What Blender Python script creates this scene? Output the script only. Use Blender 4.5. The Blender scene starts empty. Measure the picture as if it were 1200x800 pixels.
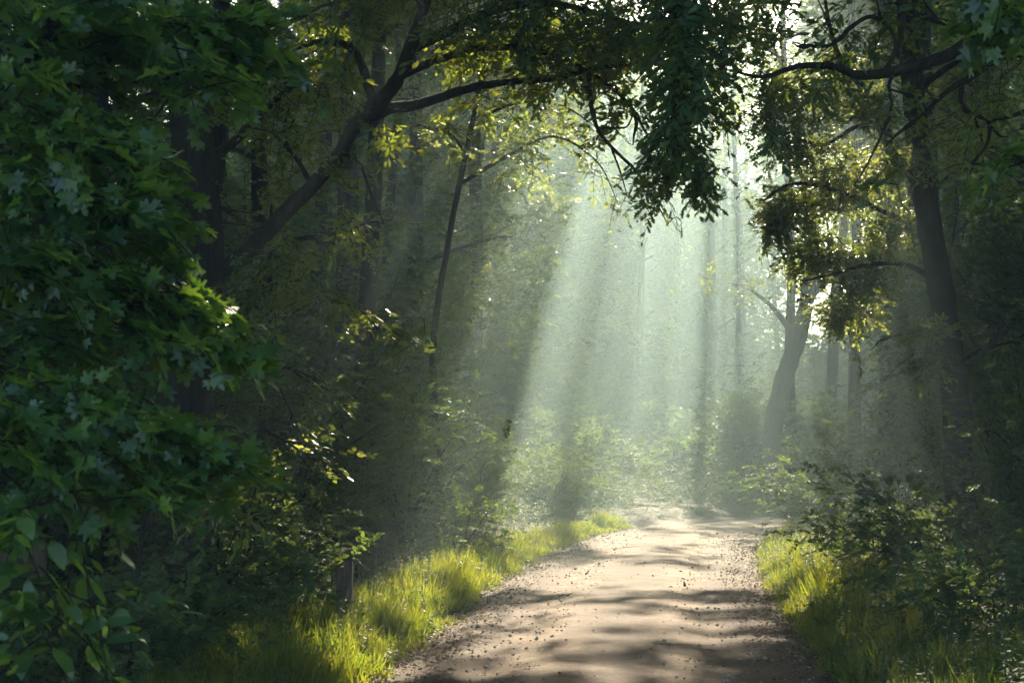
import bpy, math, random
import numpy as np
from mathutils import Vector
PI = math.pi
R = math.radians
sc = bpy.context.scene
col = sc.collection

# ------------------------------------------------------------------ camera, sky, sun, exposure
F_PX, PITCH, CAM_Z = 2000.0, R(3.5), 1.7
cam_d = bpy.data.cameras.new('camera'); cam = bpy.data.objects.new('camera', cam_d); col.objects.link(cam)
cam.location = (0, 0, CAM_Z); cam.rotation_euler = (R(90) + PITCH, 0, 0)
cam_d.lens = 60; cam_d.sensor_width = 36; cam_d.clip_start = 0.1; cam_d.clip_end = 3000
cam_d.dof.use_dof = True; cam_d.dof.focus_distance = 22; cam_d.dof.aperture_fstop = 6.3
sc.camera = cam
SUN_EL, SUN_AZ = R(27.5), R(7.4)                       # azimuth measured from +Y towards +X
S = np.array([math.sin(SUN_AZ)*math.cos(SUN_EL), math.cos(SUN_AZ)*math.cos(SUN_EL), math.sin(SUN_EL)])
w = bpy.data.worlds.new('World'); sc.world = w; w.use_nodes = True
nt = w.node_tree; nt.nodes.clear()
sky = nt.nodes.new('ShaderNodeTexSky'); sky.sky_type = 'NISHITA'; sky.sun_disc = False
sky.sun_elevation = SUN_EL; sky.sun_rotation = SUN_AZ
sky.air_density = 1.0; sky.dust_density = 1.5; sky.ozone_density = 1.0
bg = nt.nodes.new('ShaderNodeBackground'); bg.inputs['Strength'].default_value = 0.15
wo = nt.nodes.new('ShaderNodeOutputWorld')
nt.links.new(sky.outputs[0], bg.inputs[0]); nt.links.new(bg.outputs[0], wo.inputs[0])
sun_d = bpy.data.lights.new('sun', 'SUN'); sun_d.energy = 5.0; sun_d.angle = R(0.5); sun_d.color = (1.0, 0.86, 0.64)
sun = bpy.data.objects.new('sun', sun_d); col.objects.link(sun)
sun.rotation_euler = Vector(S).to_track_quat('Z', 'Y').to_euler(); sun.location = (6, 45, 26)
vs = sc.view_settings; vs.view_transform = 'Standard'; vs.look = 'None'; vs.gamma = 1.0; vs.use_curve_mapping = False
vs.exposure = 2.05
cy = sc.cycles
cy.max_bounces = 7; cy.diffuse_bounces = 4; cy.glossy_bounces = 2; cy.transmission_bounces = 4
cy.volume_bounces = 0; cy.transparent_max_bounces = 4
cy.use_denoising = True; cy.denoiser = 'OPENIMAGEDENOISE'
cy.sample_clamp_indirect = 6.0; cy.use_adaptive_sampling = False

# ------------------------------------------------------------------ helpers
def at(px, py, Y):
    u = (px - 600) / F_PX; v = (400 - py) / F_PX
    y = math.cos(PITCH) - v*math.sin(PITCH); z = math.sin(PITCH) + v*math.cos(PITCH)
    k = Y / y
    return (u*k, Y, CAM_Z + z*k)

def norm(a):
    return a / np.maximum(np.linalg.norm(a, axis=-1, keepdims=True), 1e-9)

def tag(o, label=None, cat=None, group=None, kind=None):
    if label: o['label'] = label
    if cat: o['category'] = cat
    if group: o['group'] = group
    if kind: o['kind'] = kind
    return o

def empty(name, loc, label, cat, group=None):
    o = bpy.data.objects.new(name, None); col.objects.link(o); o.location = loc; o.empty_display_size = 0.3
    return tag(o, label, cat, group)

class MB:
    """collects vertices and polygons, links them as one mesh object"""
    def __init__(s): s.v = []; s.loops = []; s.cnt = []; s.n = 0
    def add(s, verts, faces):
        verts = np.asarray(verts, dtype=np.float32).reshape(-1, 3); faces = np.asarray(faces, dtype=np.int64)
        s.v.append(verts); s.loops.append((faces + s.n).reshape(-1)); s.cnt.append(np.full(len(faces), faces.shape[1]))
        s.n += len(verts)
    def build(s, name, mat, parent=None, smooth=False, origin=(0, 0, 0)):
        me = bpy.data.meshes.new(name)
        if s.n:
            v = np.concatenate(s.v) - np.asarray(origin, dtype=np.float32)
            L = np.concatenate(s.loops).astype(np.int32); c = np.concatenate(s.cnt).astype(np.int32)
            me.vertices.add(len(v)); me.vertices.foreach_set('co', v.reshape(-1).astype(np.float32))
            me.loops.add(len(L)); me.loops.foreach_set('vertex_index', L)
            me.polygons.add(len(c)); st = np.zeros(len(c), np.int32); st[1:] = np.cumsum(c)[:-1]
            me.polygons.foreach_set('loop_start', st)
            me.polygons.foreach_set('use_smooth', np.full(len(c), smooth))
            me.update(calc_edges=True)
        me.materials.append(mat)
        o = bpy.data.objects.new(name, me); col.objects.link(o)
        if parent is not None: o.parent = parent
        else: o.location = origin
        return o

def tube(mb, pts, rad, n=8, rng=None, cap=True):
    pts = np.asarray(pts, float); rad = np.asarray(rad, float); m = len(pts)
    tan = norm(np.gradient(pts, axis=0))
    ref = np.array([0.13, 0.97, 0.2]) if abs(tan[0, 2]) > 0.5 else np.array([0., 0., 1.])
    a = norm(np.cross(tan, ref)); b = np.cross(tan, a)
    th = np.arange(n) * 2*PI/n
    wob = 1 + (rng.normal(0, .05, (m, n)) if rng is not None else 0)
    r = rad[:, None]*wob
    v = pts[:, None, :] + (a[:, None, :]*np.cos(th)[None, :, None] + b[:, None, :]*np.sin(th)[None, :, None])*r[..., None]
    i = np.arange(m-1)[:, None]*n; j = np.arange(n)[None, :]; j2 = (j+1) % n
    f = np.stack([i+j, i+j2, i+n+j2, i+n+j], -1).reshape(-1, 4)
    mb.add(v.reshape(-1, 3), f)

def tubes(mb, P, Rr, n=3):
    """many tubes of the same number of points at once: P (M,m,3), Rr (M,m)"""
    P = np.asarray(P, float); M_, m = P.shape[:2]
    tan = norm(np.gradient(P, axis=1)); a = norm(np.cross(tan, np.array([.31, .22, .92]))); b = np.cross(tan, a); th = np.arange(n)*2*PI/n
    v = P[:, :, None] + (a[:, :, None]*np.cos(th)[:, None] + b[:, :, None]*np.sin(th)[:, None])*np.asarray(Rr)[:, :, None, None]
    i = np.arange(m-1)[:, None]*n; j = np.arange(n)[None, :]; j2 = (j+1) % n
    f = np.stack([i+j, i+j2, i+n+j2, i+n+j], -1).reshape(1, -1, 4) + (np.arange(M_)*m*n)[:, None, None]
    mb.add(v.reshape(-1, 3), f.reshape(-1, 4))

def smooth_path(ctrl, rads, k=5):
    """Catmull-Rom through control points"""
    P = np.asarray(ctrl, float); r = np.asarray(rads, float)
    P2 = np.vstack([2*P[0]-P[1], P, 2*P[-1]-P[-2]]); out = []; ro = []
    for i in range(len(P)-1):
        p0, p1, p2, p3 = P2[i:i+4]
        for t in np.linspace(0, 1, k, endpoint=False):
            out.append(.5*((2*p1)+(-p0+p2)*t+(2*p0-5*p1+4*p2-p3)*t*t+(-p0+3*p1-3*p2+p3)*t**3)); ro.append(r[i]*(1-t)+r[i+1]*t)
    out.append(P[-1]); ro.append(r[-1])
    return np.array(out), np.array(ro)

# leaf outlines: (across, along, up), unit length
T_DIAMOND = (np.array([[0, 0, 0], [.27, .42, .05], [0, 1, -.05], [-.27, .42, .05]]), np.array([[0, 1, 2, 3]]))
T_OVAL = (np.array([[0, 0, 0], [.2, .2, .05], [.27, .5, .07], [.14, .82, .02], [0, 1, -.08], [-.14, .82, .02], [-.27, .5, .07], [-.2, .2, .05]]),
          np.array([[0, 1, 2, 3, 4, 5, 6, 7]]))
def _lobed(right, tip, w=0.05):
    pts = [(0, 0)] + right + [tip] + [(-x, y) for x, y in reversed(right)]
    return (np.array([[x, y, w*abs(x)*4 - .12*y*y] for x, y in pts]), np.array([list(range(len(pts)))]))
T_OAK = _lobed([(.05, .1), (.16, .2), (.07, .3), (.25, .42), (.11, .52), (.26, .68), (.12, .76), (.13, .92)], (0, 1))
T_MAPLE = _lobed([(.09, .14), (.38, .04), (.34, .2), (.52, .3), (.30, .42), (.50, .62), (.47, .74), (.22, .62), (.12, .70), (.17, .84)], (0, 1.05), .06)
T_GRASS = (np.array([[-.5, 0, 0], [.5, 0, 0], [.42, .55, .10], [-.42, .55, .10], [.06, 1, .38], [-.06, 1, .38]]), np.array([[0, 1, 2, 3], [3, 2, 4, 5]]))

def leaves(mb, P, D, N, size, tpl, width=None):
    """one leaf per row: position, axis, approximate normal"""
    if len(P) == 0: return
    D = norm(D); C = norm(np.cross(D, N)); Nn = np.cross(C, D)
    T, Fc = tpl; size = np.asarray(size).reshape(-1, 1, 1); wd = size if width is None else np.asarray(width).reshape(-1, 1, 1)
    V = P[:, None, :] + C[:, None, :]*T[None, :, 0:1]*wd + D[:, None, :]*T[None, :, 1:2]*size + Nn[:, None, :]*T[None, :, 2:3]*size
    k = len(T); n = len(P)
    f = (Fc[None] + (np.arange(n)*k)[:, None, None]).reshape(-1, Fc.shape[1])
    mb.add(V.reshape(-1, 3), f)

# ------------------------------------------------------------------ gaps cut into the crowns along the sun's rays to place its light
def wob(x, y, s=1.0, ph=0.0):
    return (np.sin(x*1.7*s+ph)*np.cos(y*1.3*s+1.3*ph) + .6*np.sin(x*3.9*s-y*2.1*s+ph*2) + .4*np.cos(x*6.1*s+y*5.3*s+ph*.7)) / 2.0
GAPS = [  # centre x, centre y, rx, ry, openness
    (1.6, 21.6, 2.5, 1.9, 1.0), (0.45, 17.4, .8, .55, 1.0), (1.6, 16.2, 1.3, .26, .98), (.2, 14.7, 1.2, .34, 1.0), 
    (0.2, 12.6, 1.0, .22, .98), (2.2, 18.0, .8, .25, .97), (2.0, 14.9, .6, .2, .97), (-.3, 16.2, .6, .3, .97), (0.1, 13.7, .7, .16, .97),
    (-1.1, 16.2, .5, 1.9, 1.0), (-1.2, 13.1, .5, 1.2, 1.0), (-.45, 21.0, .55, 1.5, 1.0), (-2.6, 14.2, .7, 1.0, 1.0), (-1.9, 14.4, .5, .6, 1.0), (-1.2, 19.4, .4, .6, .96),
    (4.2, 25.5, 1.4, 4.2, 1.0), (3.4, 17.3, .7, 1.2, 1.0), (4.4, 20.0, 1.1, 3.0, 1.0), (3.7, 13.6, 1.0, 2.9, 1.0), (2.8, 10.6, .7, 1.6, 1.0),
    (.15, 34., .62, 10.5, 1.0), (1.8, 37., .82, 11., 1.0), (3.4, 44., .82, 9.0, 1.0), (4.9, 49., .62, 8., 1.0), (6.7, 51., .75, 8., 1.0), (8.3, 57, .5, 8., .98),
    (-3.6, 32., .2, 4., .96), (-2.0, 36., .2, 4., .96), (-5.2, 27, .2, 2.5, .96), (-4.4, 22., .16, 2., .96),
    (-2.9, 4.6, .25, .6, 1.0), (-1.8, 2.5, .22, .5, 1.0), (-1.9, 5.6, .25, .5, .97), (-1.2, 4.8, 1.15, .75, 1.0), (.3, 5.2, .25, .4, 1.0),
    (-2.1, 7.3, .3, .45, 1.0), (-2.2, 11.3, .35, .5, 1.0), (3.3, 9., .3, .5, .95), (-3.4, 12., .3, .4, .97),
]
def gap_open(P):
    g = P[:, :2] - S[None, :2]*(P[:, 2:3]/S[2])
    x, y = g[:, 0], g[:, 1]; m = np.zeros(len(P))
    e = wob(x, y, 1.3)*.26 + wob(x, y, 3.7, 1.9)*.16
    for cx, cy_, rx, ry, op in GAPS:
        d = np.sqrt(((x-cx)/rx)**2 + ((y-cy_)/ry)**2) + e
        m = np.maximum(m, op*np.clip((1.12-d)/.16, 0, 1))
    return m

# ------------------------------------------------------------------ materials
def mat_new(name):
    m = bpy.data.materials.new(name); m.use_nodes = True; t = m.node_tree; t.nodes.clear()
    return m, t, t.nodes.new('ShaderNodeOutputMaterial')
def nd(t, kind, **kw):
    n = t.nodes.new(kind)
    for k, v in kw.items(): setattr(n, k, v)
    return n
def ramp(t, fac, stops):
    r = nd(t, 'ShaderNodeValToRGB'); e = r.color_ramp.elements
    while len(e) < len(stops): e.new(0.5)
    for i, (p, c) in enumerate(stops): e[i].position = p; e[i].color = (*c, 1)
    t.links.new(fac, r.inputs[0]); return r.outputs[0]

def leaf_mat(name, cols, trans, tf=0.45, rough=0.42, spec=0.5, scale=0.6):
    m, t, out = mat_new(name)
    geo = nd(t, 'ShaderNodeNewGeometry'); tc = nd(t, 'ShaderNodeTexCoord')
    nz = nd(t, 'ShaderNodeTexNoise'); nz.inputs['Scale'].default_value = scale; nz.inputs['Detail'].default_value = 2
    t.links.new(tc.outputs['Object'], nz.inputs['Vector'])
    mx = nd(t, 'ShaderNodeMath', operation='MULTIPLY_ADD'); mx.inputs[1].default_value = .55
    t.links.new(geo.outputs['Random Per Island'], mx.inputs[0])
    sb = nd(t, 'ShaderNodeMath', operation='MULTIPLY_ADD'); sb.inputs[1].default_value = 1.3; sb.inputs[2].default_value = -.42
    t.links.new(nz.outputs['Fac'], sb.inputs[0]); t.links.new(sb.outputs[0], mx.inputs[2])
    c = ramp(t, mx.outputs[0], [(0.0, cols[0]), (0.5, cols[1]), (1.0, cols[2])])
    ct = ramp(t, mx.outputs[0], [(0.0, trans[0]), (1.0, trans[1])])
    p = nd(t, 'ShaderNodeBsdfPrincipled'); p.inputs['Roughness'].default_value = rough; p.inputs['Specular IOR Level'].default_value = spec
    t.links.new(c, p.inputs['Base Color'])
    tr = nd(t, 'ShaderNodeBsdfTranslucent'); t.links.new(ct, tr.inputs['Color'])
    ms = nd(t, 'ShaderNodeMixShader'); ms.inputs[0].default_value = tf
    t.links.new(p.outputs[0], ms.inputs[1]); t.links.new(tr.outputs[0], ms.inputs[2]); t.links.new(ms.outputs[0], out.inputs['Surface'])
    return m
M_OAK = leaf_mat('oak_leaf', [(.014, .052, .028), (.026, .078, .036), (.055, .105, .038)], [(.16, .32, .03), (.62, .62, .05)], .42)
M_MAPLE = leaf_mat('maple_leaf', [(.016, .042, .02), (.03, .075, .026), (.085, .15, .035)], [(.12, .30, .02), (.42, .60, .04)], .42, .32, .6, 2.4)
M_BEECH = leaf_mat('beech_leaf', [(.018, .06, .034), (.034, .092, .045), (.072, .128, .05)], [(.2, .36, .05), (.62, .62, .10)], .42, .4, .55)
M_SHRUB = leaf_mat('shrub_leaf', [(.02, .052, .028), (.038, .08, .036), (.07, .11, .045)], [(.12, .26, .04), (.36, .42, .07)], .36, .62, .22)
M_GRASS = leaf_mat('grass_blade', [(.03, .065, .018), (.06, .105, .022), (.17, .16, .07)], [(.16, .30, .02), (.62, .58, .05)], .48, .5, .35, 2.2)
M_LITTER = leaf_mat('dry_leaf', [(.07, .04, .022), (.14, .085, .045), (.24, .16, .09)], [(.2, .1, .04), (.3, .18, .08)], .15, .7, .2, 2.0)

def bark_mat(name, c0, c1, sc_=6.0):
    m, t, out = mat_new(name)
    tc = nd(t, 'ShaderNodeTexCoord'); mp = nd(t, 'ShaderNodeMapping'); mp.inputs['Scale'].default_value = (1, 1, .22)
    t.links.new(tc.outputs['Object'], mp.inputs[0])
    n1 = nd(t, 'ShaderNodeTexNoise'); n1.inputs['Scale'].default_value = sc_*4; n1.inputs['Detail'].default_value = 6; n1.inputs['Roughness'].default_value = .7
    n2 = nd(t, 'ShaderNodeTexNoise'); n2.inputs['Scale'].default_value = sc_*.35; n2.inputs['Detail'].default_value = 3
    t.links.new(mp.outputs[0], n1.inputs['Vector']); t.links.new(tc.outputs['Object'], n2.inputs['Vector'])
    c = ramp(t, n1.outputs['Fac'], [(.3, c0), (.72, c1)])
    moss = ramp(t, n2.outputs['Fac'], [(.5, (0, 0, 0)), (.7, (1, 1, 1))])
    mx = nd(t, 'ShaderNodeMixRGB'); mx.inputs[2].default_value = (.05, .075, .025, 1)
    k = nd(t, 'ShaderNodeMath', operation='MULTIPLY'); k.inputs[1].default_value = .55
    t.links.new(moss, k.inputs[0]); t.links.new(k.outputs[0], mx.inputs[0]); t.links.new(c, mx.inputs[1])
    bp = nd(t, 'ShaderNodeBump'); bp.inputs['Strength'].default_value = 1.0; bp.inputs['Distance'].default_value = .06
    t.links.new(n1.outputs['Fac'], bp.inputs['Height'])
    p = nd(t, 'ShaderNodeBsdfPrincipled'); p.inputs['Roughness'].default_value = .9; p.inputs['Specular IOR Level'].default_value = .2
    t.links.new(mx.outputs[0], p.inputs['Base Color']); t.links.new(bp.outputs[0], p.inputs['Normal']); t.links.new(p.outputs[0], out.inputs['Surface'])
    return m
M_BARK = bark_mat('bark', (.010, .008, .006), (.055, .043, .032))
M_BARK2 = bark_mat('grey_bark', (.035, .03, .026), (.12, .105, .09), 4)
M_WOOD = bark_mat('weathered_wood', (.10, .07, .05), (.22, .165, .125), 9)

def ground_mat(name, stops, sc1, sc2, bump, dark=None):
    m, t, out = mat_new(name)
    tc = nd(t, 'ShaderNodeTexCoord')
    n1 = nd(t, 'ShaderNodeTexNoise'); n1.inputs['Scale'].default_value = sc1; n1.inputs['Detail'].default_value = 8; n1.inputs['Roughness'].default_value = .75
    n2 = nd(t, 'ShaderNodeTexNoise'); n2.inputs['Scale'].default_value = sc2; n2.inputs['Detail'].default_value = 5; n2.inputs['Roughness'].default_value = .65
    for n in (n1, n2): t.links.new(tc.outputs['Object'], n.inputs['Vector'])
    ad = nd(t, 'ShaderNodeMath', operation='MULTIPLY_ADD'); ad.inputs[1].default_value = .5
    h = nd(t, 'ShaderNodeMath', operation='MULTIPLY'); h.inputs[1].default_value = .5
    t.links.new(n1.outputs['Fac'], ad.inputs[0]); t.links.new(n2.outputs['Fac'], h.inputs[0]); t.links.new(h.outputs[0], ad.inputs[2])
    c = ramp(t, ad.outputs[0], stops)
    bp = nd(t, 'ShaderNodeBump'); bp.inputs['Strength'].default_value = 1; bp.inputs['Distance'].default_value = bump
    t.links.new(ad.outputs[0], bp.inputs['Height'])
    p = nd(t, 'ShaderNodeBsdfPrincipled'); p.inputs['Roughness'].default_value = .85; p.inputs['Specular IOR Level'].default_value = .3
    t.links.new(c, p.inputs['Base Color']); t.links.new(bp.outputs[0], p.inputs['Normal']); t.links.new(p.outputs[0], out.inputs['Surface'])
    return m, t, c, p
M_SOIL = ground_mat('forest_soil', [(.35, (.03, .022, .014)), (.5, (.07, .05, .03)), (.65, (.12, .085, .05))], 9, 1.1, .05)[0]
M_ROAD, t, c, p = ground_mat('gravel_track', [(.36, (.085, .052, .03)), (.46, (.18, .11, .06)), (.54, (.30, .20, .115)), (.66, (.52, .38, .24))], 26, 1.6, .035)
# leaf mould and dirt along the edges and in a strip down the middle of the track (UV x runs across it)
uv = nd(t, 'ShaderNodeAttribute', attribute_name='across'); tc = nd(t, 'ShaderNodeTexCoord')
nz = nd(t, 'ShaderNodeTexNoise'); nz.inputs['Scale'].default_value = 3.0; nz.inputs['Detail'].default_value = 6; nz.inputs['Roughness'].default_value = .7
t.links.new(tc.outputs['Object'], nz.inputs['Vector'])
dirt = ramp(t, uv.outputs['Fac'], [(0, (1, 1, 1)), (.13, (.66, .66, .66)), (.27, (.24, .24, .24)), (.5, (.5, .5, .5)), (.71, (.26, .26, .26)), (.86, (.64, .64, .64)), (1, (1, 1, 1))])
a1 = nd(t, 'ShaderNodeMath', operation='ADD'); t.links.new(dirt, a1.inputs[0]); t.links.new(nz.outputs['Fac'], a1.inputs[1])
k1 = ramp(t, a1.outputs[0], [(.68, (0, 0, 0)), (.98, (.92, .92, .92))])
mx = nd(t, 'ShaderNodeMixRGB'); mx.inputs[2].default_value = (.10, .058, .030, 1)
t.links.new(k1, mx.inputs[0]); t.links.new(c, mx.inputs[1]); t.links.new(mx.outputs[0], p.inputs['Base Color'])
M_STONE = ground_mat('pebble', [(.35, (.14, .11, .085)), (.5, (.3, .25, .2)), (.65, (.45, .4, .34))], 5, 3, .002)[0]

# ------------------------------------------------------------------ ground, track
CL = np.array([(-.2, -12), (.1, 2), (.4, 8), (.64, 12.2), (.95, 15.6), (1.25, 19.1), (1.5, 21.5), (1.9, 24.6), (2.5, 28.8), (3.5, 33.3),
               (5.4, 37.6), (9, 41.2), (14, 43.5), (22, 45), (40, 46.5), (90, 48)], float)
_c3 = np.column_stack([CL, np.zeros(len(CL))]); CLP, _ = smooth_path(_c3, np.ones(len(CL)), 10); CLP = CLP[:, :2]
HW = 1.62
def road_dist(x, y):
    x = np.asarray(x, float).ravel(); y = np.asarray(y, float).ravel(); best = np.full(len(x), 1e9)
    A = CLP[:-1]; B = CLP[1:]
    for a, b in zip(A, B):
        d = b-a; L = d@d; tt = np.clip(((x-a[0])*d[0]+(y-a[1])*d[1])/L, 0, 1)
        best = np.minimum(best, np.hypot(x-a[0]-tt*d[0], y-a[1]-tt*d[1]))
    return best
def ground_h(x, y, d=None):
    x = np.asarray(x, float).ravel(); y = np.asarray(y, float).ravel()
    if d is None: d = road_dist(x, y)
    s = np.clip((d-HW+.15)/1.3, 0, 1); s = s*s*(3-2*s)
    h = -.03 + s*(.17 + .06*wob(x, y, .55) + .035*wob(x, y, 1.9, 2))
    far = np.clip((d-3)/14, 0, 1)
    return h + far*.5*(1+.5*wob(x, y, .13, 1))*np.exp(-np.maximum(np.hypot(x, y)-120, 0)/60)
def axis(lo, hi, step, far):
    c = list(np.arange(lo, hi+1e-6, step)); s = step; a = hi
    while a < far: s *= 1.35; a += s; c.append(a)
    s = step; a = lo
    while a > -far: s *= 1.35; a -= s; c.insert(0, a)
    return np.array(c)
gx = axis(-12, 16, .22, 420); gy = axis(2, 52, .25, 420)
X, Y = np.meshgrid(gx, gy, indexing='ij'); Z = ground_h(X, Y).reshape(X.shape)
nx, ny = X.shape; idx = np.arange(nx*ny).reshape(nx, ny)
mb = MB(); mb.add(np.stack([X, Y, Z], -1).reshape(-1, 3), np.stack([idx[:-1, :-1], idx[1:, :-1], idx[1:, 1:], idx[:-1, 1:]], -1).reshape(-1, 4))
tag(mb.build('ground', M_SOIL, smooth=True), 'brown forest floor under the trees beside the track', 'ground', kind='structure')

# the track: 25 points across, ruts pressed into it, ragged edges
tg = norm(np.gradient(CLP, axis=0)); nrm = np.stack([tg[:, 1], -tg[:, 0]], -1)
K = 25; q = np.linspace(-1, 1, K)
dense, _ = smooth_path(np.column_stack([CLP, np.zeros(len(CLP))]), np.ones(len(CLP)), 6); dense = dense[:, :2]
tg = norm(np.gradient(dense, axis=0)); nrm = np.stack([tg[:, 1], -tg[:, 0]], -1)
hw = HW + .14*wob(dense[:, 0]*0, dense[:, 1], 1.1)[:, None]
rx = dense[:, None, 0] + nrm[:, None, 0]*q[None]*hw; ry = dense[:, None, 1] + nrm[:, None, 1]*q[None]*hw
rz = .012 + .05*(1-q**2)[None] - .032*np.exp(-((np.abs(q)-.52)/.17)**2)[None] + .010*wob(rx, ry, 2.3) + .006*wob(rx, ry, 6.1, 1)
rz = np.where(np.abs(q)[None] > .99, -.02, rz)
mb = MB(); idx = np.arange(len(dense)*K).reshape(-1, K)
mb.add(np.stack([rx, ry, rz], -1).reshape(-1, 3), np.stack([idx[:-1, :-1], idx[:-1, 1:], idx[1:, 1:], idx[1:, :-1]], -1).reshape(-1, 4))
road = mb.build('path', M_ROAD, smooth=True)
at_ = road.data.attributes.new('across', 'FLOAT', 'POINT'); at_.data.foreach_set('value', np.tile((q+1)/2, len(dense)).astype(np.float32))
tag(road, 'sandy gravel track curving away to the right between the trees', 'path', kind='structure')
def road_side(y, q_):
    i = np.clip(np.searchsorted(dense[:, 1], y), 1, len(dense)-1)
    return dense[i, 0] + nrm[i, 0]*q_*HW, dense[i, 1] + nrm[i, 1]*q_*HW

rng = np.random.default_rng(7)
# pebbles and dry leaves lying on the track
n = 3200; yy = 9 + 26*rng.random(n)**1.6; qq = rng.uniform(-1.05, 1.05, n); px_, py_ = road_side(yy, qq); py_ = py_ + rng.uniform(-.3, .3, n)
OCT = np.array([[1, 0, 0], [0, 1, 0], [-1, 0, 0], [0, -1, 0], [0, 0, .7], [0, 0, -.7]]); OF = np.array([[0, 1, 4], [1, 2, 4], [2, 3, 4], [3, 0, 4], [1, 0, 5], [2, 1, 5], [3, 2, 5], [0, 3, 5]])
r_ = rng.gamma(2.0, .003, n) + .004
V = OCT[None]*r_[:, None, None]*rng.uniform(.6, 1.3, (n, 6, 3)); V[..., 0] += px_[:, None]; V[..., 1] += py_[:, None]; V[..., 2] += (.045 + r_*.3)[:, None]
mb = MB(); mb.add(V.reshape(-1, 3), (OF[None] + (np.arange(n)*6)[:, None, None]).reshape(-1, 3))
tag(mb.build('gravel', M_STONE), 'small pale stones scattered over the track', 'gravel', kind='stuff')
n = 15000; yy = 9 + 26*rng.random(n)**1.5; s = rng.random(n)
qq = np.where(s < .95, np.sign(rng.random(n)-.5)*(1.0-.34*rng.random(n)**1.6 + .3*rng.random(n)**2), rng.uniform(-.9, .9, n))
px_, py_ = road_side(yy, qq); zz = np.maximum(.05*(1-np.minimum(np.abs(qq), 1)**2)+.02, ground_h(px_, py_)) + .004
P = np.column_stack([px_, py_+rng.uniform(-.2, .2, n), zz]); D = np.column_stack([rng.normal(size=n), rng.normal(size=n), rng.normal(0, .25, n)])
N_ = np.column_stack([rng.normal(0, .35, n), rng.normal(0, .35, n), np.ones(n)])
mb = MB(); leaves(mb, P, D, N_, rng.uniform(.018, .048, n), T_OVAL)
tag(mb.build('leaf_litter', M_LITTER), 'brown dead leaves along both edges of the track', 'litter', kind='stuff')

# ------------------------------------------------------------------ grass and low plants
def grass(name, label, n, yfun, offs, h0, h1, seed):
    r = np.random.default_rng(seed); y = yfun(r.random(n)); o = offs(r, n, y)
    i = np.clip(np.searchsorted(dense[:, 1], y), 1, len(dense)-1)
    o = o + np.sign(o)*(.16*wob(y*0, y, 2.3, seed) + .10*wob(y*0, y, 7.1, seed+3)); x = dense[i, 0] + nrm[i, 0]*o; y2 = dense[i, 1] + nrm[i, 1]*o + r.uniform(-.2, .2, n)
    d = np.abs(o) - HW
    tuft = np.clip(.45 + .75*wob(x, y2, 2.1, seed) + .35*wob(x, y2, 6.5, seed), 0.0, 1.3)
    keep = r.random(n) < np.clip(.12 + tuft*1.1, 0, 1); x, y2, d, tuft = x[keep], y2[keep], d[keep], tuft[keep]; n = len(x)
    h = (h0 + (h1-h0)*r.random(n))*(.5+.6*tuft)*np.clip(.35 + d*1.6, .3, 1)
    lean = r.normal(0, .38, (n, 2))
    D = np.column_stack([lean[:, 0], lean[:, 1], np.ones(n)]); a = r.uniform(0, 2*PI, n)
    N_ = np.column_stack([np.cos(a), np.sin(a), .1*np.ones(n)])
    P = np.column_stack([x, y2, ground_h(x, y2)-.01]); mb = MB()
    leaves(mb, P, D, N_, h, T_GRASS, r.uniform(.004, .009, n)*(1+y2/25))
    return tag(mb.build(name, M_GRASS), label, 'grass', kind='stuff')
grass('grass', 'fresh green grass tufts on the left verge of the track', 75000, lambda u: 9+26*u**1.4,
      lambda r, n, y: -(HW + .02 + 1.15*r.random(n)**1.2*np.clip(1.5-y/30, .4, 1)), .10, .34, 11)
grass('grass', 'fresh green grass tufts on the right verge of the track', 75000, lambda u: 9+27*u**1.2,
      lambda r, n, y: HW + .03 + 1.6*r.random(n)**1.25, .10, .34, 12)

def ground_cover(name, label, n, xr, yr, seed, size=.06, tall=1.0):
    r = np.random.default_rng(seed)
    y = yr[0] + (yr[1]-yr[0])*r.random(n)**1.3; x = r.uniform(xr[0], xr[1], n)
    d = road_dist(x, y); k = d > HW + .22 + .5*r.random(n); x, y, d = x[k], y[k], d[k]; n = len(x)
    hmax = tall*np.clip((d-HW-.4)*.5, .08, .75)*(.6+.6*np.clip(wob(x, y, .9, seed)+.5, 0, 1))
    z = ground_h(x, y) + hmax*r.random(n)**.7
    # little plants: each stem carries a whorl of leaves
    m = 7; a = r.uniform(0, 2*PI, (n, 1)) + np.arange(m)*2.4
    P = np.stack([x, y, z], -1)[:, None, :] + np.stack([np.cos(a)*.03, np.sin(a)*.03, r.normal(0, .035, (n, m))], -1)
    D = np.stack([np.cos(a), np.sin(a), r.normal(.05, .3, (n, m))], -1); N_ = np.stack([-np.cos(a)*.2, -np.sin(a)*.2, np.ones((n, m))], -1)
    s_ = size*r.uniform(.6, 1.3, (n, m))*(1+np.clip(y-20, 0, 60)/45)[:, None]
    mb = MB(); leaves(mb, P.reshape(-1, 3), D.reshape(-1, 3), N_.reshape(-1, 3), s_.ravel(), T_DIAMOND)
    return tag(mb.build(name, M_SHRUB), label, 'undergrowth', kind='stuff')
ground_cover('undergrowth', 'low leafy undergrowth on the forest floor left of the track', 20000, (-12, 3), (8, 60), 21, .045)
ground_cover('undergrowth', 'low leafy undergrowth on the forest floor right of the track', 20000, (2.2, 16), (8, 60), 22, .045)

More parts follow.
